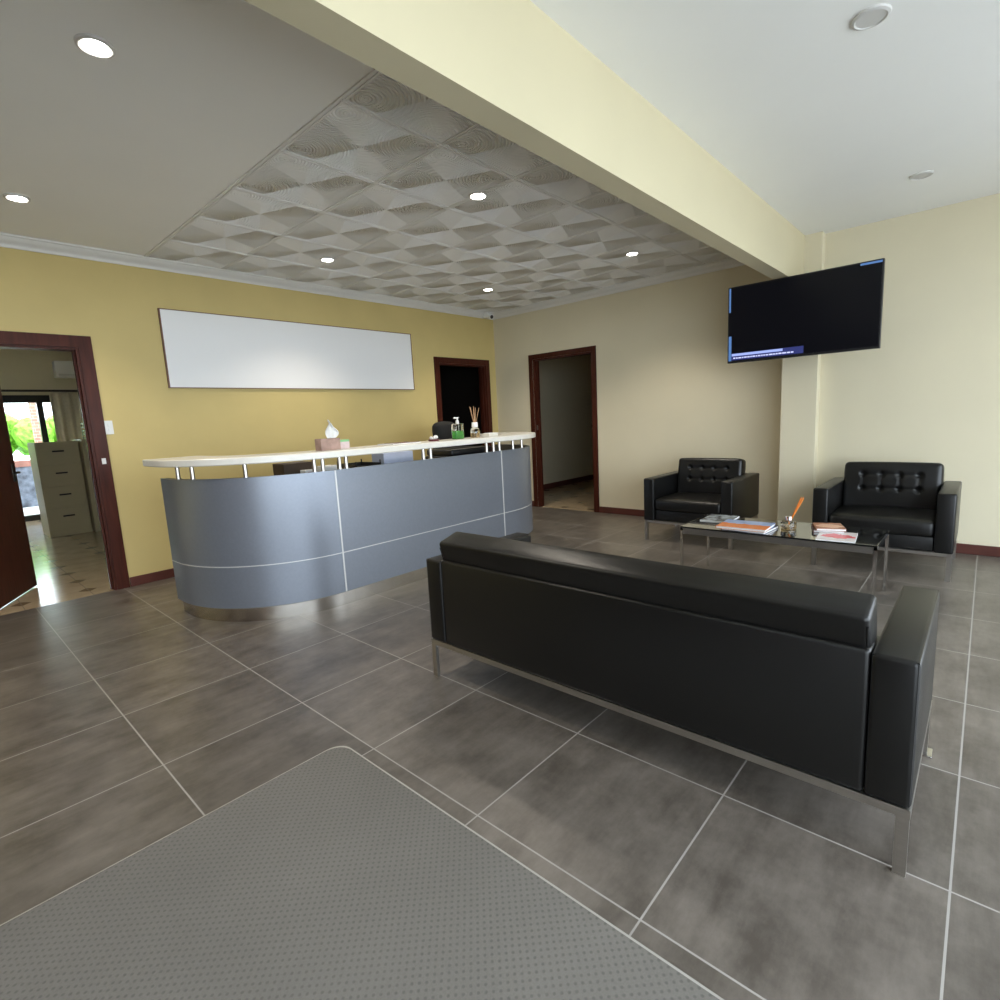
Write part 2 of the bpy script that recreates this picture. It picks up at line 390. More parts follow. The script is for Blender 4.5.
# ceilings and beam
struct(MB().box(-5.2, XB+.12, BY1, YA+.12, ZC, ZC+.13).build('ceiling', M['ceil'], smooth=False))
struct(MB().box(-5.2, XB+.12, -2.12, BY0, ZR, ZR+.17).build('ceiling', M['ceil'], smooth=False))
struct(MB().box(-5.2, XB, BY0, BY1, SOFF, 3.0).build('ceiling_beam', M['beam'], smooth=False))
# embossed ceiling panels set between the white grid bars
pm = MB(); tb = bmesh.new()
nx, ny = int((XB-PX0)/PP)+1, 7
for i in range(nx):
    for j in range(-1, 6):
        x0, y0 = PX0+i*PP, PY0+j*PP; m = .018
        xs = [x0+m, x0+PP/2, x0+PP-m]; ys = [y0+m, y0+PP/2, y0+PP-m]
        if xs[2] > XB: continue
        zz = {(a, b): 2.8665 for a in range(3) for b in range(3)}
        V = {(a, b): tb.verts.new((xs[a], ys[b], zz[(a, b)])) for a in range(3) for b in range(3)}
        ring = [(0, 0), (1, 0), (2, 0), (2, 1), (2, 2), (1, 2), (0, 2), (0, 1)]
        for k in range(8):
            a, b = ring[k], ring[(k+1) % 8]; tb.faces.new((V[(1, 1)], V[b], V[a]))
        # rim walls up to the ceiling
        U = {k: tb.verts.new((V[k].co.x, V[k].co.y, 2.871)) for k in ring}
        for k in range(8):
            a, b = ring[k], ring[(k+1) % 8]; tb.faces.new((V[a], V[b], U[b], U[a]))
pm.add(tb)
bmesh.ops.bisect_plane(pm.b, geom=pm.b.verts[:]+pm.b.edges[:]+pm.b.faces[:], plane_co=(0, BY1+.001, 0), plane_no=(0, -1, 0), clear_outer=True)
struct(pm.build('ceiling', M['panel'], smooth=False, fix=False))
tbm = MB()
for i in range(nx+1):
    x = PX0+i*PP
    if x < XB-.05:
        tbm.box(x-.017, x-.005, BY1, YA-.07, 2.861, ZC); tbm.box(x+.005, x+.017, BY1, YA-.07, 2.861, ZC); tbm.box(x-.006, x+.006, BY1, YA-.07, 2.866, ZC)
for j in range(0, 5):
    y = PY0+j*PP
    tbm.box(PX0, XB-.07, y-.017, y-.005, 2.860, ZC); tbm.box(PX0, XB-.07, y+.005, y+.017, 2.860, ZC); tbm.box(PX0, XB-.07, y-.006, y+.006, 2.866, ZC)
struct(tbm.build('trim_1', M['tbar'], smooth=False))
def crown(s):  # (distance from wall, z)
    return [(0, 2.785), (.012, 2.785), (.014, 2.80), (.022, 2.812), (.040, 2.822), (.058, 2.838), (.066, 2.852), (.078, 2.856), (.08, 2.869), (0, 2.869)]
struct(MB().xprism([(YA-d, z) for d, z in crown(0)], -5.2, XB).build('trim_2', M['cornice']))
struct(MB().xprism([(XB-d, z) for d, z in crown(0)], BY1, YA, axis='y').build('trim_3', M['cornice']))
# skirting boards
def skirt(name, *boxes):
    b = MB()
    for q in boxes: b.box(*q, bev=.004)
    struct(b.build(name, M['wood2'], smooth=False))
skirt('baseboard_left', (-5.2, .15, YA-.014, YA, 0, .085), (1.165, 4.90, YA-.014, YA, 0, .085), (6.0, XB, YA-.014, YA, 0, .085))
skirt('baseboard_back', (XB-.014, XB, 1.505, 3.824, 0, .085), (XB-.014, XB, 4.941, YA-.014, 0, .085))
skirt('baseboard_right', (XR-.014, XR, -2.0, 1.2, 0, .085))

# ---- doors
def casing(b, x0, x1, zt, w, y, t=.018):
    """mitred casing on a wall facing -Y"""
    b.xprism([(0, 0)]*0 or [(y-t, 0), (y, 0), (y, zt+w), (y-t, zt+w)], x0-w, x0); b.xprism([(y-t, 0), (y, 0), (y, zt+w), (y-t, zt+w)], x1, x1+w)
    b.box(x0, x1, y-t, y, zt, zt+w)
d1 = sroot('door_1')
b = MB(); casing(b, D1[0], D1[1], D1[2], .095, YA); b.build('door_casing', M['wood'], d1, smooth=False)
b = MB(); b.box(D1[0], D1[0]+.02, YA, YA+.12, 0, D1[2]); b.box(D1[1]-.02, D1[1], YA-.01, YA+.14, 0, D1[2]); b.box(D1[0]+.02, D1[1]-.02, YA, YA+.12, D1[2]-.02, D1[2])
b.box(D1[1]-.034, D1[1]-.02, YA+.04, YA+.075, 0, D1[2]-.02); b.build('door_jamb', M['wood'], d1, smooth=False)
b = MB(); b.box(1.10, 1.13, YA-.0195, YA-.0185, 1.105, 1.155); o = b.build('casing_sticker', M['paper'], d1, smooth=False)
leaf = MB().box(0, .80, -.02, .02, .012, 2.045, bev=.002).build('door_leaf', M['wood'], d1, loc=(.268, 5.725, 0), rot=(0, 0, math.atan2(6.43-5.725, .604-.268)), smooth=False)
h = MB()
for s in (-1, 1):
    h.tube((.735, s*.02, 1.06), (.735, s*.06, 1.06), .010); h.tube((.745, s*.06, 1.06), (.62, s*.06, 1.06), .009); h.box(.715, .755, s*.024-.004, s*.024+.004, .98, 1.14, bev=.003)
h.build('door_handle', M['dark'], leaf)
d2 = sroot('door_2')
b = MB(); casing(b, D2[0], D2[1], D2[2], .08, YA); b.build('door_casing', M['wood'], d2, smooth=False)
b = MB(); b.box(D2[0], D2[0]+.02, YA, YA+.12, 0, D2[2]); b.box(D2[1]-.02, D2[1], YA, YA+.12, 0, D2[2]); b.box(D2[0]+.02, D2[1]-.02, YA, YA+.12, D2[2]-.02, D2[2])
b.box(D2[1]-.035, D2[1]-.02, YA+.04, YA+.075, 0, D2[2]-.02); b.build('door_jamb', M['wood'], d2, smooth=False)
d3 = sroot('door_3')
b = MB(); wj = .065; t = .018
b.box(XB-t, XB, D3[0]-wj, D3[0], 0, D3[2]+wj, bev=.003); b.box(XB-t, XB, D3[1], D3[1]+wj, 0, D3[2]+wj, bev=.003); b.box(XB-t, XB, D3[0], D3[1], D3[2], D3[2]+wj, bev=.003)
b.build('door_casing', M['wood'], d3, smooth=False)
b = MB(); b.box(XB, XB+.12, D3[0], D3[0]+.02, 0, D3[2]); b.box(XB, XB+.12, D3[1]-.02, D3[1], 0, D3[2]); b.box(XB, XB+.12, D3[0]+.02, D3[1]-.02, D3[2]-.02, D3[2])
b.box(XB+.04, XB+.075, D3[1]-.034, D3[1]-.02, 0, D3[2]-.02); b.build('door_jamb', M['wood'], d3, smooth=False)
MB().box(XB+.015, XB+.035, D3[1]-.0235, D3[1]-.0195, 1.13, 1.20).build('strike_plate', M['steel'], d3, smooth=False)
MB().box(XB+.02, XB+.06, D3[0]+.019, D3[0]+.045, 1.14, 1.19, bev=.004).build('latch', M['dark'], d3, smooth=False)

# ---- back office behind door_1, dark room behind door_2, hallway behind door_3
struct(MB().box(-1.6, 3.4, YA, 12.0, -.1, -.002).build('floor', M['marble'], smooth=False))
q = MB(); q.box(-1.72, -1.6, YA+.12, 12.12, -.1, 3.0); q.box(3.4, 3.52, YA+.12, 12.12, -.1, 3.0)
q.box(-1.6, -.6, 12, 12.12, -.1, 3.0); q.box(1.80, 3.4, 12, 12.12, -.1, 3.0); q.box(-.6, 1.80, 12, 12.12, 2.10, 3.0)
struct(q.build('wall_office', M['cream'], smooth=False))
struct(MB().box(-1.72, 3.52, YA+.12, 12.12, 2.87, 2.97).build('ceiling', M['ceil'], smooth=False))
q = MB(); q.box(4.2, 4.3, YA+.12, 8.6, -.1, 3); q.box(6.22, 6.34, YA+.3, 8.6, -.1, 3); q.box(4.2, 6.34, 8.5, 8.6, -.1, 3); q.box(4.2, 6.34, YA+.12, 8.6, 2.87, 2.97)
struct(q.build('wall_storeroom', M['dark'], smooth=False)); struct(MB().box(4.2, 6.22, YA, 8.5, -.1, -.002).build('floor', M['marble'], smooth=False))  # near-black walls paint in the darkness of this unlit room
struct(MB().box(XB, 11., 2.9, 5.93, -.1, -.002).build('floor', M['marble'], smooth=False))
q = MB(); q.box(XB+.12, 11, 5.93, 6.05, -.1, 2.97); q.box(XB+.12, 11, 2.78, 2.9, -.1, 2.97); q.box(11, 11.1, 2.78, 6.05, -.1, 2.97); q.box(XB+.12, 11.1, 2.78, 6.05, 2.87, 2.97)
struct(q.build('wall_hallway', M['cream'], smooth=False)); skirt('baseboard_hallway', (XB+.13, 11, 5.916, 5.93, 0, .1))
# sliding glass door of the office
s = sroot('door_4')
b = MB(); b.box(-.6, 1.80, 11.97, 12.1, 1.98, 2.10); b.box(-.6, -.52, 11.97, 12.1, 0, 1.98); b.box(1.585, 1.665, 11.97, 12.05, 0.09, 1.98); b.box(.40, .48, 11.98, 12.05, .09, 1.98); b.box(-.6, 1.80, 11.95, 12.1, 0, .09)
b.build('door_frame', M['dark'], s, smooth=False)
MB().box(-.52, 1.58, 12.02, 12.026, .09, 1.98).build('glass_pane', M['winglass'], s, smooth=False)
# outside
struct(MB().box(-9, 14, 12.12, 24, -.3, -.03).build('ground', M['stone'], smooth=False))
struct(MB().box(-25, 25, -30, -2.12, -.3, -.12).build('ground', M['stone'], smooth=False))

# ================================================================ RECEPTION COUNTER
XL, XRR, YC, RAD = 2.04, 3.97, 4.30, .84      # arc centres and radius of the front face
def path(tail=.12, n=20, part=None):
    P = []
    if part in (None, 'left'):
        if tail: P.append((XL-RAD, YC+tail, -1, 0))
        P += [(XL-RAD*math.cos(a), YC-RAD*math.sin(a), -math.cos(a), -math.sin(a)) for a in [PI/2*i/n for i in range(n+1)]]
    if part == 'mid': P += [(XL, YC-RAD, 0, -1), (3.83, YC-RAD, 0, -1)]
    if part == 'right': P += [(3.83, YC-RAD, 0, -1)]
    if part in (None, 'right'):
        P += [(XRR+RAD*math.sin(a), YC-RAD*math.cos(a), math.sin(a), -math.cos(a)) for a in [PI/2*i/n for i in range(n+1)]]
        if tail: P.append((XRR+RAD, YC+tail, 1, 0))
    return P
def sweep(P, o1, o2, z0, z1, bev=0.):
    """band between offsets o1 (outer) and o2 (inner) of the path"""
    if bev: prof = [(o2, z0), (o1-bev, z0), (o1, z0+bev), (o1, z1-bev), (o1-bev, z1), (o2, z1)]
    else: prof = [(o2, z0), (o1, z0), (o1, z1), (o2, z1)]
    t = bmesh.new(); R = [[t.verts.new((x+nx_*o, y+ny_*o, z)) for o, z in prof] for x, y, nx_, ny_ in P]
    k = len(prof)
    for a, b in zip(R, R[1:]):
        for i in range(k): t.faces.new((a[i], a[(i+1) % k], b[(i+1) % k], b[i]))
    t.faces.new(R[0]); t.faces.new(R[-1][::-1]); m = MB(); m.add(t); return m
RC = thing('reception_counter', 'long grey metallic reception counter with curved ends, steel kick plate and raised cream top', 'reception counter')
for part in ('left', 'mid', 'right'):
    for z0, z1 in ((.11, .402), (.408, 1.015)):
        sweep(path(part=part), 0, -.018, z0, z1).build('front_panel', M['laminate'], RC)
sweep(path(), -.016, -.05, .10, 1.013).build('carcass', M['carcass'], RC)
sweep(path(), -.032, -.06, 0, .11).build('kick_plate', M['kick'], RC)
sweep(path(), .0015, -.017, .402, .408).build('trim_strip', M['alu'], RC)
for x in (XL, 3.83): MB().box(x-.006, x+.006, YC-RAD-.002, YC-RAD+.016, .11, 1.015).build('trim_strip', M['alu'], RC, smooth=False)
sweep(path(tail=.22, n=32), .07, -.30, 1.107, 1.155, bev=.006).build('counter_top', M['ctop'], RC)
def post(x, y):
    m = MB(); m.tube((x, y, 1.015), (x, y, 1.107), .0145, n=14); m.tube((x, y, 1.015), (x, y, 1.019), .02, n=14); m.build('post', M['steel'], RC)
for u in ((1.9, .0), (1.965, .0), (2.10, 0), (2.155, 0), (2.89, 0), (2.97, 0), (3.66, 0), (3.755, 0), (3.84, 0)): post(u[0], YC-RAD+.032)
def arc_post(cx, sx, ang): post(cx+sx*(RAD-.032)*math.cos(ang), YC-(RAD-.032)*math.sin(ang))
for a in (.16, .36, .85): arc_post(XL, -1, a)
for a in (1.48, 1.25): arc_post(XRR, 1, a)
# inner desk behind the counter
dk = thing('reception_desk', 'grey desk worktop hidden behind the raised counter front', 'desk')
MB().box(1.72, 4.25, 3.60, 4.24, .715, .74, bev=.003).build('worktop', M['deskwood'], dk, smooth=False)
for x in (1.74, 2.9, 4.2): MB().box(x, x+.022, 3.72, 4.22, 0, .715).build('side_panel', M['deskwood'], dk, smooth=False)

# things standing on the desk (seen through the gap)
o = MB().box(-.115, .115, -.09, .09, 0, .325, bev=.004).build('box', M['brownbox'], loc=(1.975, 3.96, .74), smooth=False); tag(o, 'dark brown box on the desk, seen under the left of the counter top', 'box')
o = MB().box(-.05, .05, -.04, .04, 0, .27, bev=.003).build('box', M['paper'], loc=(2.02, 3.80, .74), smooth=False); tag(o, 'small white box with red panel on the desk, in front of the brown box', 'box')
MB().box(-.03, .025, -.0415, -.0405, .17, .255).build('red_panel', M['red'], o, smooth=False)
o = MB().box(-.06, .06, -.05, .05, 0, .28, bev=.003).build('box', M['white'], loc=(2.23, 3.90, .74), smooth=False); tag(o, 'small plain white box on the desk between two pairs of counter posts', 'box')
tr = thing('document_tray', 'black stacked document tray on the desk right of the counter seam', 'document tray', (2.56, 3.95, .74))
for k in range(4): MB().box(-.12, .12, -.15, .15, .07*k+.01, .07*k+.02).box(-.12, -.115, -.15, .15, .07*k+.01, .07*k+.055).box(.115, .12, -.15, .15, .07*k+.01, .07*k+.055).box(-.12, .12, .145, .15, .07*k+.01, .07*k+.055).build('tray', M['black'], tr, smooth=False)
for x in (-.118, .118):
    for y in (-.14, .14): MB().box(x-.004, x+.004, y-.004, y+.004, 0, .29).build('riser', M['black'], tr, smooth=False)
o = MB().box(-.16, .16, -.09, .09, 0, .335, bev=.004).build('folder_stack', M['bluepaper'], loc=(2.90, 3.93, .74), smooth=False); tag(o, 'tall stack of pale blue and white folders on the desk under the counter top', 'folders')
o = thing('desk_printer', 'low black printer on the desk under the right part of the counter top', 'printer', (3.75, 3.95, .74))
b = MB(); b.box(-.30, .30, -.2, .2, 0, .25, bev=.02, seg=3); b.build('body', M['black'], o)
b = MB(); b.box(-.28, .28, -.18, .19, .25, .31, bev=.015, seg=3); b.build('lid', M['black'], o)
b = MB(); b.box(-.2, .2, -.26, -.2, .05, .065); b.build('paper_tray', M['black'], o, smooth=False)
# office chair behind the counter
ch = thing('office_chair', 'black office chair behind the counter, only its rounded headrest showing', 'office chair', (4.46, 4.62, 0), .2)
b = MB(); b.add(cushion(.50, .08, .52, r=.035, puff=.03, n=(8, 2, 8)), Matrix.Translation((0, .22, .78)) @ Matrix.Rotation(-.12, 4, 'X')); b.build('backrest', M['blackfab'], ch)
b = MB(); b.add(cushion(.36, .10, .26, r=.045, puff=.03, n=(8, 2, 8)), Matrix.Translation((0, .27, 1.165)) @ Matrix.Rotation(-.1, 4, 'X')); b.build('headrest', M['blackfab'], ch)
b = MB(); b.add(cushion(.50, .48, .08, r=.035, puff=.02), Matrix.Translation((0, 0, .48))); b.build('seat', M['blackfab'], ch)
MB().tube((0, 0, .08), (0, 0, .45), .03).build('column', M['chrome'], ch)
b = MB()
MB().tube((0, .24, .46), (0, .27, 1.1), .018).build('back_post', M['black'], ch)
for k in range(5):
    a = 2*PI*k/5; b.tube((0, 0, .10), (.28*math.cos(a), .28*math.sin(a), .07), .022, .014)
b.build('base', M['black'], ch)
for k in range(5):
    a = 2*PI*k/5; x, y = .28*math.cos(a), .28*math.sin(a); MB().tube((x-.012, y, .027), (x+.012, y, .027), .027).build('castor', M['black'], ch)

# ---- things on the counter top (z = 1.155)
ZT = 1.155
tb_ = thing('tissue_box', 'dusty pink patterned tissue box with a white tissue standing up on the counter', 'tissue box', (2.085, 3.60, ZT), .05)
MB().box(-.082, .082, -.04, .04, 0, .085, bev=.003).build('carton', M['tissuebox'], tb_, smooth=False)
tv = []
for i in range(13):
    for j in range(9):
        s_, t_ = i/12, j/8
        wd = .012+.042*math.sin(PI*min(1, t_*.92+.12)); x = .035+(s_-.5)*2*wd*(1-.35*t_*t_); y = .018*math.sin(s_*9+t_*3)*(.3+t_*.8)
        tv.append((x+.01*math.sin(t_*4), y, .08+.145*t_*(1-.30*abs(s_-.45)*2)))
o = MB().grid_faces(tv, 13, 9).build('tissue', M['tissue'], tb_, fix=False); md = o.modifiers.new('thick', 'SOLIDIFY'); md.thickness = .002
gb = thing('card_box', 'small pale pink carton with a green top edge beside the tissue box', 'box', (2.215, 3.62, ZT), .05)
MB().box(-.045, .045, -.03, .03, 0, .052, bev=.001).build('carton', M['pinkcard'], gb, smooth=False)
MB().box(-.045, .045, -.03, .03, .052, .068, bev=.001).build('lid', M['greencard'], gb, smooth=False)
o = MB().box(-.15, .15, -.10, .10, 0, .008).build('brochure', M['paper'], loc=(2.76, 3.63, ZT), rot=(0, 0, .04), smooth=False); tag(o, 'flat white brochure lying near the middle of the counter top', 'brochure')
MB().box(-.09, .14, -.085, .085, .0082, .0105).build('dark_cover', M['maroon'], o, smooth=False)
# soap pump bottle
sp_ = thing('soap_pump', 'clear square pump bottle half full of green liquid soap on the counter', 'pump bottle', (3.405, 3.60, ZT), .1)
MB().box(-.058, .058, -.028, .028, .0, .140, bev=.008, seg=3).build('bottle', M['glass'], sp_)
MB().box(-.054, .054, -.024, .024, .004, .075, bev=.006, seg=3).build('liquid_soap', M['greenliq'], sp_)
b = MB(); b.tube((0, 0, .138), (0, 0, .160), .017); b.tube((0, 0, .158), (0, 0, .172), .013); b.tube((0, 0, .17), (0, 0, .19), .007); b.box(-.045, .014, -.008, .008, .186, .199, bev=.004); b.tube((0, 0, .02), (0, 0, .14), .003); b.build('pump', M['white'], sp_)
# reed diffuser on the counter
rd = thing('reed_diffuser', 'reed diffuser with white collar and natural reeds on the counter', 'reed diffuser', (3.63, 3.60, ZT))
MB().lathe([(.0, 0), (.042, 0), (.046, .006), (.046, .065), (.040, .085), (.022, .098), (.020, .105), (0, .105)]).build('bottle', M['glass'], rd)
MB().lathe([(0, .003), (.039, .003), (.041, .012), (.041, .045), (0, .045)]).build('oil', M['amberliq'], rd)
MB().lathe([(0, .098), (.028, .098), (.029, .102), (.029, .140), (.027, .144), (0, .144)]).build('collar', M['white'], rd)
for k in range(7):
    a = k*.9; dx = -.045+.09*k/6
    MB().tube((dx*.15, .004*math.sin(a), .12), (dx, .025*math.sin(a*2), .283+.01*math.sin(k*2)), .0028, n=6).build('reed', M['reed'], rd)
cb = thing('card_holder', 'small pale card box lying at the right end of the counter', 'card box', (3.875, 3.63, ZT), .0)
MB().box(-.065, .065, -.04, .04, 0, .030, bev=.002).build('box_body', M['ctop'], cb, smooth=False)
MB().box(-.06, .06, -.037, .037, .03, .033).build('cards', M['paper'], cb, smooth=False)
cd = thing('trinket_dish', 'small dark dish with clear crystals on the counter left of the soap', 'dish', (3.11, 3.60, ZT))
MB().lathe([(0, 0), (.045, 0), (.052, .014), (.049, .016), (.0, .008)]).build('dish', M['maroon'], cd)
b = MB()
for k in range(9):
    t = bmesh.new(); bmesh.ops.create_icosphere(t, subdivisions=1, radius=.011+.003*(k % 3)); b.add(t, Matrix.Translation((.026*math.cos(k*2.4)*(k > 0), .022*math.sin(k*2.4)*(k > 0), .022+.006*(k % 3))))
b.build('crystals', M['white'], cd, smooth=False)

# ================================================================ SEATING
def leather_arm(L, wid, z0, z1):
    b = MB(); b.box(0, L, -wid/2, wid/2, z0, z1, bev=.014, seg=3); return b
def tuft_fn(tufts, sx_face):
    """dimples and creases on the -X face of a back cushion (local y, z)"""
    def fn(o, p):
        if p[0] <= -sx_face+1e-6:
            d = 0
            for ty, tz in tufts:
                r2 = (o.y-ty)**2+(o.z-tz)**2; d += .022*math.exp(-r2/(2*.012**2))
            zs = sorted({t[1] for t in tufts}); ys = sorted({t[0] for t in tufts})
            if ys[0]-.03 < o.y < ys[-1]+.03: d += max(.005*math.exp(-(o.z-z)**2/(2*.009**2)) for z in zs)
            if zs[0]-.03 < o.z < zs[-1]+.03: d += .9*max(.004*math.exp(-(o.y-y)**2/(2*.009**2)) for y in ys)
            o.x += min(d, .03)
        return o
    return fn
AW = .11
def make_armchair(name, label, loc, wid=.893, dep=.79):
    """faces -X; origin on the floor at the middle of the front edge"""
    t = thing(name, label, 'armchair', loc, 0, 'black leather armchairs'); h = wid/2
    for s in (-1, 1):
        o = leather_arm(dep, AW, .205, .640).build('armrest', M['leather'], t, loc=(0, s*(h-AW/2), 0))
        e = MB(); yy = -s*(AW/2-.006)
        for p, q in (((.006, yy, .215), (.006, yy, .632)), ((.006, yy, .634), (dep-.01, yy, .634)), ((.006, -yy, .215), (.006, -yy, .632))): MB().tube(p, q, .0035, n=6).build('piping', M['seam'], o)
    MB().box(.03, dep-.10, -h+AW, h-AW, .205, .315, bev=.012, seg=3).build('seat_base', M['leather'], t)
    MB().box(dep-.10, dep, -h+AW, h-AW, .205, .640, bev=.014, seg=3).build('back_panel', M['leather'], t)
    b = MB(); b.add(cushion(.60, wid-2*AW-.008, .115, r=.028, puff=.014, n=(10, 12, 2)), Matrix.Translation((.015+.30, 0, .372))); b.build('seat_cushion', M['leather'], t)
    sw, sh = wid-2*AW-.012, .40
    tufts = [(ty, tz) for ty in (-.19, -.063, .063, .19) for tz in (-.018, .098)]
    b = MB(); b.add(cushion(.15, sw, sh, r=.03, puff=.008, n=(2, 60, 36), fn=tuft_fn(tufts, .075)), Matrix.Translation((dep-.155, 0, .592)) @ Matrix.Rotation(.16, 4, 'Y')); b.build('back_cushion', M['leather'], t)
    b = MB()
    for s in (-1, 1): b.box(.012, dep-.012, s*(h-.02)-.012, s*(h-.02)+.012, .182, .206)
    b.box(.012, .036, -h+.02, h-.02, .182, .206); b.box(dep-.036, dep-.012, -h+.02, h-.02, .182, .206); b.build('frame_rail', M['steel'], t, smooth=False)
    for x in (.012, dep-.036):
        for s in (-1, 1): MB().box(x, x+.024, s*(h-.02)-.016, s*(h-.02)+.016, 0, .184).build('leg', M['steel'], t, smooth=False)
    return t
ac = make_armchair('armchair', 'black tufted leather armchair right of the pillar under the television', (4.865, .570, 0))
a2 = dup(ac, (5.035, 2.15, 0), 0, 'black tufted leather armchair left of the pillar, nearer the doorway')

# sofa, seen from behind; faces +X; back face at x = 1.69
SF = thing('sofa', 'long low black leather sofa with steel frame, its back to the viewer', 'sofa', (1.69, 1.0865, 0)); h = .9985; SD = .73
for s in (-1, 1):
    o = leather_arm(SD, .11, .205, .635).build('armrest', M['leather'], SF, loc=(0, s*(h-.055), 0))
    e = MB()
    for yy in (-.049, .049):
        for p, q in (((.006, yy, .215), (.006, yy, .628)), ((.006, yy, .630), (SD-.008, yy, .630))): MB().tube(p, q, .0035, n=6).build('piping', M['seam'], o)
MB().box(0.002, .10, -h+.11, h-.11, .205, .642, bev=.014, seg=3).build('back_panel', M['leather'], SF)
MB().box(.10, SD-.03, -h+.11, h-.11, .205, .315, bev=.012, seg=3).build('seat_base', M['leather'], SF)
for k in range(3):
    wq = (2*h-.22)/3; b = MB(); b.add(cushion(.56, wq-.006, .115, r=.028, puff=.014, n=(8, 10, 2)), Matrix.Translation((SD-.02-.28, -h+.11+wq*(k+.5), .372))); b.build('seat_cushion', M['leather'], SF)
b = MB(); b.add(cushion(.135, 2*h-.22-.012, .40, r=.016, puff=.003, n=(3, 30, 8)), Matrix.Translation((.110, 0, .5615)) @ Matrix.Rotation(-.28, 4, 'Y')); bc = b.build('back_cushion', M['leather'], SF)
e = MB(); Rm = Matrix.Translation((.110, 0, .5615)) @ Matrix.Rotation(-.28, 4, 'Y')
for s in (-1, 1):
    yy = s*(h-.11-.006-.006)
    for xx in (-.045, .045): MB().tube(Rm @ Vector((xx, yy, .197)), Rm @ Vector((xx, yy+s*.004, .17)), .0022, n=6).build('piping', M['seam'], bc)
    MB().tube(Rm @ Vector((-.065, yy+s*.002, .17)), Rm @ Vector((-.065, yy+s*.002, -.15)), .003, n=6).build('piping', M['seam'], bc)
b = MB(); b.box(.0, .028, -h, h, .180, .207); b.box(SD-.03, SD-.002, -h, h, .180, .207)
for s in (-1, 1): b.box(.0281, SD-.0301, s*(h-.014)-.014, s*(h-.014)+.014, .181, .206)
b.build('frame_rail', M['steel'], SF, smooth=False)
for x in (0., SD-.03):
    for s in (-1, 1):
        lg = MB().box(x+.001, x+.019, s*(h-.017)-.0155, s*(h-.017)+.0155, .0, .180).build('leg', M['steel'], SF, smooth=False)
        if x > .1: MB().box(x-.02, x+.045, s*(h-.017)-.03, s*(h-.017)+.03, 0, .006, bev=.002).build('foot_plate', M['chrome'], lg, smooth=False)

# ---- coffee table
TX0, TX1, TY0, TY1, TZ = 3.875, 4.425, .452, 1.695, .440
CT = thing('coffee_table', 'low rectangular coffee table with black glass top and slim chrome legs', 'coffee table')
MB().box(TX0+.004, TX1-.004, TY0+.004, TY1-.004, TZ-.012, TZ, bev=.001).build('glass_top', M['blackglass'], CT, smooth=False)
b = MB(); T = .018
for y in (TY0, TY1-T): MB().box(TX0, TX1, y, y+T, TZ-.030, TZ-.0125).build('side_rail', M['chrome'], CT, smooth=False)
b = MB()
for x in (TX0+.002, TX1-T): MB().box(x, x+T-.002, TY0+T, TY1-T, TZ-.055, TZ-.0125).build('apron', M['darkmetal'], CT, smooth=False)
for x in (TX0, TX1-T):
    for y in (TY0, TY1-T): MB().box(x, x+T, y, y+T, 0, TZ-.0125).build('leg', M['chrome'], CT, smooth=False)
for y in (TY0, TY1): MB().box(TX0, TX1, y-.002, y+.002, TZ-.014, TZ+.001).build('edge_strip', M['chrome'], CT, smooth=False)

def book(name, label, cat, x, y, z, sx, sy, th, rz, cover, pages=None, group=None):
    """cover up; local x runs away from the viewer"""
    t = thing(name, label, cat, (x, y, z), rz, group)
    if th > .012:
        MB().box(-sx/2+.003, sx/2-.003, -sy/2+.003, sy/2-.003, .002, th-.002).build('pages', pages or M['paper'], t, smooth=False)
        c = MB(); c.box(-sx/2, sx/2, -sy/2, sy/2, th-.002, th); c.build('front_cover', cover, t, smooth=False)
        c = MB(); c.box(-sx/2, sx/2, -sy/2, sy/2, 0, .002); c.box(-sx/2, sx/2, sy/2-.002, sy/2, 0, th); c.build('back_cover', M['paper'] if th > .02 else cover, t, smooth=False)
    else:
        MB().box(-sx/2, sx/2, -sy/2, sy/2, 0, th-.001).build('pages', M['paper'], t, smooth=False)
        MB().box(-sx/2, sx/2, -sy/2, sy/2, th-.001, th).build('front_cover', cover, t, smooth=False)
    return t
book('magazine', 'grey photo magazine lying at the far left corner of the coffee table', 'magazine', 4.285, 1.545, TZ, .28, .22, .008, .04, M['greyart'])
book('book', 'dark blue book underneath the orange desert picture book', 'book', 4.02, 1.235, TZ, .27, .30, .017, -.08, M['navy'], M['paper'])
book('book', 'large book with orange dunes and blue sky on its cover, on the coffee table', 'book', 4.00, 1.258, TZ+.017, .27, .335, .018, .03, M['desert'])
book('book', 'maroon book beneath the brown-covered book on the coffee table', 'book', 4.225, .785, TZ, .22, .18, .016, .28, M['maroon'])
book('book', 'brown-covered book on top of the maroon book on the coffee table', 'book', 4.215, .775, TZ+.016, .21, .175, .016, .34, M['portrait'])
book('magazine', 'white magazine with a pinkish red shape on its cover, at the right of the table', 'magazine', 4.02, .690, TZ, .28, .215, .007, .10, M['pink'])
rd = thing('reed_diffuser', 'round glass diffuser with orange reeds in the middle of the coffee table', 'reed diffuser', (4.14, 1.01, TZ))
MB().lathe([(0, 0), (.038, 0), (.042, .004), (.043, .045), (.038, .052), (.016, .056), (.015, .075), (0, .075)]).build('bottle', M['glass'], rd)
MB().lathe([(0, .003), (.034, .003), (.036, .008), (.036, .022), (0, .022)]).build('oil', M['amberliq'], rd)
MB().lathe([(0, .06), (.019, .06), (.019, .085), (.0, .085)]).build('collar', M['chrome'], rd)
rd.scale = (1.18, 1.18, 1.08)
for k in range(6):
    MB().tube((0, .0, .03), (.012*math.sin(k*2.1), -.068-.010*k/5*2+.01, .195+.012*(k % 3)), .0026, n=6).build('reed', M['orangereed'], rd)

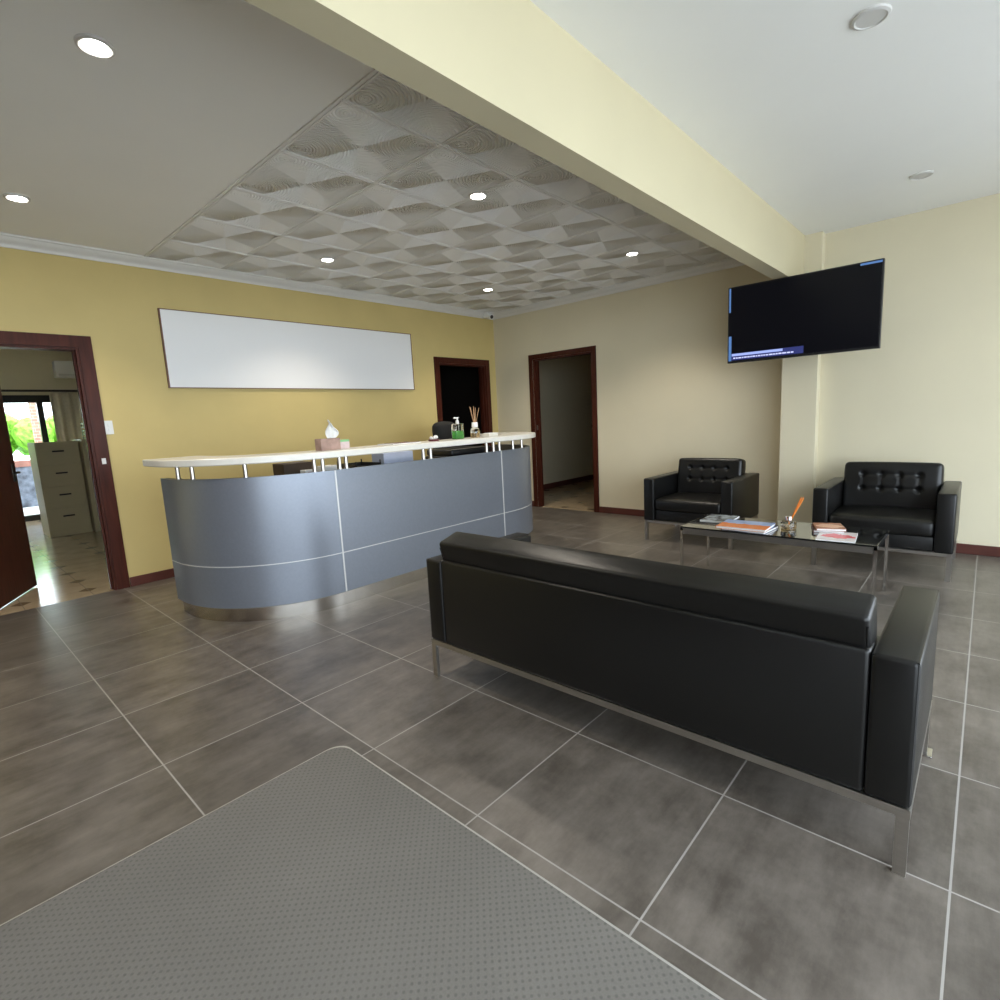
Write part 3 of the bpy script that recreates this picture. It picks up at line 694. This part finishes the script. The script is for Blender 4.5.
# ---- floor mat
P = []; r_ = .07; x1, y1 = 1.045, 1.932
for k in range(9): a = PI/2*k/8; P.append((x1-r_+r_*math.cos(a), y1-r_+r_*math.sin(a)))
P += [(-1.6, y1), (-1.6, -1.4), (x1, -1.4)]
FM = thing('floor_mat', 'large grey textured entrance mat with a thin pale edge in the foreground', 'floor mat')
MB().prism(P, 0, .007, bev=.002).build('pile', M['carpet'], FM)
cxm, cym = -.28, .28
P2 = [(x+(.008 if x > 0 else -.008), y+(.009 if y > 0 else -.006)) for x, y in P]
MB().prism(P2, 0, .004).build('edging', mat('pale_mat_edging', (.42, .40, .36, 1), .6), FM)

# ================================================================ WALL AND CEILING THINGS
SB = thing('wall_sign', 'wide blank white panel in a thin brown frame on the yellow wall', 'sign panel', (3.12, YA, 2.10))
MB().box(-1.42, 1.42, -.022, 0, -.345, .345).build('face', M['signface'], SB, smooth=False)
b = MB(); b.box(-1.43, 1.43, -.026, 0, .345, .352); b.box(-1.43, 1.43, -.026, 0, -.352, -.345); b.box(-1.43, -1.42, -.026, 0, -.345, .345); b.box(1.42, 1.43, -.026, 0, -.345, .345); b.build('frame', M['signedge'], SB, smooth=False)

TVX = 5.20
TV = thing('television', 'wall-mounted flat television on an arm beside the pillar', 'television', (TVX, 1.245, 2.053))
TV.scale = (1, .948, .955)
MB().box(.0, .045, -.612, .612, -.35, .35, bev=.004).build('housing', M['black'], TV, smooth=False)
sc = MB().box(-.002, .002, -.600, .600, -.330, .338).build('screen', M['screen'], TV, smooth=False)
for q in ((.585, .600, .12, .338), (.575, .600, -.330, -.10), (-.600, -.45, .322, .338)): MB().box(-.0035, -.0021, *q).build('picture_edge', M['scrblue'], sc, smooth=False)
MB().box(-.0034, -.0021, -.05, .575, -.325, -.262).build('ticker_band', M['scrnavy'], sc, smooth=False)
MB().box(-.0042, -.0035, .12, .570, -.287, -.265).build('headline_band', M['scrpale'], sc, smooth=False)
b = MB(); y = .555
while y > .05:
    l = random.uniform(.012, .035); b.box(-.0042, -.0035, y-l, y, -.312, -.300); y -= l+.006
b.build('ticker_marks', M['scrtext'], sc, smooth=False)
mt = thing('tv_mount', 'black folding arm bracket fixing the television to the right wall', 'wall bracket', (TVX+.047, 1.0, 2.05))
MB().box(0, .02, -.2, .2, -.15, .15).build('mount_plate', M['black'], mt, smooth=False); MB().box(XR-TVX-.067, XR-TVX-.048, -.1, .1, -.15, .15).build('wall_plate', M['black'], mt, smooth=False)
MB().tube((.02, 0, 0), (XR-TVX-.067, 0, 0), .02).build('arm', M['black'], mt)

sw = thing('light_switch', 'white light switch plate on the yellow wall beside the left doorway', 'light switch', (1.190, YA, 1.412))
MB().box(-.030, .030, -.009, 0, -.058, .058, bev=.002).build('plate', M['white'], sw, smooth=False)
for z in (-.02, .02): MB().box(-.008, .008, -.013, -.009, z-.013, z+.013, bev=.001).build('rocker', M['white'], sw, smooth=False)

cm = thing('security_camera', 'small white dome security camera on the cornice in the room corner', 'security camera', (5.96, 5.47, 2.80))
MB().box(-.045, .045, .0, .10, -.02, .055, bev=.01).build('bracket', M['white'], cm)
b = MB(); b.tube((0, .02, 0), (-.02, -.05, -.02), .034, .038, n=20); b.build('housing', M['white'], cm)
b = MB(); b.tube((-.02, -.048, -.02), (-.023, -.060, -.023), .028, .020, n=20); b.build('lens', M['black'], cm)

def make_light(name, label, loc, lit=True):
    t = thing(name, label, 'ceiling light', loc, 0, 'lit downlights' if lit else 'unlit downlights')
    MB().lathe([(.052, 0), (.068, 0), (.066, -.008), (.056, -.012), (.052, -.008)], n=32).build('ring', M['lampring'], t)
    MB().lathe([(0, -.010), (.045, -.010), (.053, -.004), (.053, 0), (0, 0)] if lit else [(0, -.002), (.04, -.003), (.0535, -.006), (.0535, 0), (0, 0)], n=32).build('diffuser', M['lamp'] if lit else M['lampoff'], t)
    return t
spots = [((.735, 2.735, ZC), 'lit round downlight in the plain ceiling, nearest the top left corner of the photo'),
         ((.705, 4.69, ZC), 'lit round downlight in the plain ceiling above the left doorway'),
         ((2.925, 2.742, 2.869), 'lit downlight in the patterned ceiling nearest the viewer and the beam'),
         ((2.88, 4.667, 2.869), 'lit downlight in the patterned ceiling above the left half of the counter'),
         ((4.965, 4.57, 2.869), 'lit downlight in the patterned ceiling nearest the security camera corner'),
         ((5.07, 2.712, 2.869), 'lit downlight in the patterned ceiling nearest the television')]
proto = None
for loc, lab in spots:
    if proto is None: proto = make_light('downlight', lab, loc)
    else: dup(proto, loc, 0, lab)
    l = bpy.data.lights.new('downlight_beam', 'SPOT'); l.energy = 50; l.color = (1, .90, .76); l.spot_size = math.radians(115); l.spot_blend = .8; l.shadow_soft_size = .04
    lo = bpy.data.objects.new('downlight_beam', l); COL.objects.link(lo); lo.location = (loc[0], loc[1], loc[2]-.03)
proto = make_light('downlight', 'unlit round downlight in the white ceiling nearest the top right', (2.82, .45, ZR), lit=False)
dup(proto, (4.93, .448, ZR), 0, 'unlit small-looking downlight in the white ceiling above the television')

# ================================================================ BACK OFFICE
FC = thing('filing_cabinet', 'cream grey four-drawer filing cabinet seen through the left doorway', 'filing cabinet', (1.158, 9.48, 0))
MB().box(0, .475, 0.018, .62, 0, 1.31, bev=.003).build('body', M['cab'], FC, smooth=False)
for k in range(4):
    z0 = .10+.30*k; o = MB().box(.012, .463, 0, .018, z0+.004, z0+.296, bev=.003).build('drawer', M['cab'], FC, smooth=False)
    MB().box(.17, .30, -.012, .002, z0+.17, z0+.19, bev=.003).build('drawer_handle', M['dark'], o, smooth=False)
F2 = thing('storage_cabinet', 'cream grey cupboard standing right of the four-drawer filing cabinet', 'cabinet', (1.655, 9.40, 0))
MB().box(0, .9, .018, .62, 0, 1.33, bev=.003).build('body', M['cab'], F2, smooth=False)
MB().box(.006, .894, 0, .018, 1.055, 1.325, bev=.002).build('drawer', M['cab'], F2, smooth=False)
for k in range(2): MB().box(.006+.446*k, .446+.446*k, 0, .018, .06, 1.045, bev=.002).build('door', M['cab'], F2, smooth=False)
ft = thing('letter_tray', 'black stacked letter trays on top of the storage cabinet', 'letter tray', (1.86, 9.6, 1.33))
for k in range(5): MB().box(-.12, .12, -.15, .15, .05*k+.01, .05*k+.022).build('tray', M['black'], ft, smooth=False)
for x in (-.118, .118): MB().box(x-.004, x+.004, .12, .13, 0, .24).build('riser', M['black'], ft, smooth=False)
AC = thing('air_conditioner', 'white split air conditioner high on the office back wall', 'air conditioner', (2.28, 12.0, 2.52))
MB().box(-.40, .40, -.20, 0, -.13, .15, bev=.02, seg=3).build('case', M['white'], AC)
MB().box(-.36, .36, -.206, -.19, -.115, -.07, bev=.002).build('outlet_flap', M['lampring'], AC, smooth=False)
cv = []
NX = 70
for i in range(NX):
    for j in range(2):
        x = 1.76+1.0*i/(NX-1); cv.append((x, 11.86+.045*math.sin(i/NX*2*PI*7.5), .03+2.10*j))
o = MB().grid_faces(cv, NX, 2).build('curtain', M['curtain'], fix=False); md = o.modifiers.new('thick', 'SOLIDIFY'); md.thickness = .006
tag(o, 'pleated beige curtain drawn back beside the glass sliding door', 'curtain')
o = MB().box(-.8, 3.0, 11.78, 11.82, 2.145, 2.18).build('curtain_rail', M['dark'], smooth=False); tag(o, 'dark horizontal curtain rail across the office back wall', 'curtain rail')
# patio
pc = thing('patio_pillar', 'square red brick pillar outside the sliding door', 'pillar', (1.83, 14.2, -.03))
MB().box(-.075, .075, -.075, .075, 0, 2.35).build('shaft', M['brick'], pc, smooth=False)
pg = thing('pergola', 'reddish timber pergola roof over the patio', 'pergola', (0, 14.2, 0))
MB().box(-3, 5, -.08, .08, 2.32, 2.46).build('beam', M['roofwood'], pg, smooth=False)
for k in range(14): MB().box(-2.9+.6*k, -2.84+.6*k, -1.9, .5, 2.46, 2.54).build('rafter', M['roofwood'], pg, smooth=False)
lw = thing('garden_wall', 'low grey stone planter wall with timber capping outside', 'garden wall', (0, 14.9, -.03))
MB().box(-3, 5, 0, .25, 0, .85).build('stonework', M['rock'], lw, smooth=False); MB().box(-3, 5, -.03, .28, .85, .98, bev=.01).build('capping', M['roofwood'], lw, smooth=False)
t = bmesh.new()
for k in range(46):
    q = bmesh.new(); bmesh.ops.create_icosphere(q, subdivisions=3, radius=random.uniform(.3, .5))
    for v in q.verts: v.co *= 1+random.uniform(-.12, .12)
    me = bpy.data.meshes.new('t'); bmesh.ops.translate(q, vec=(-3+8*k/45, 16.2+random.uniform(-.3, .3), random.uniform(.3, 1.65)), verts=q.verts); q.to_mesh(me); q.free(); t.from_mesh(me); bpy.data.meshes.remove(me)
m_ = MB(); m_.add(t); o = m_.build('hedge', M['hedge'], smooth=False, fix=False); tag(o, 'bright green leafy hedge beyond the patio wall', 'hedge')
o['kind'] = 'stuff'
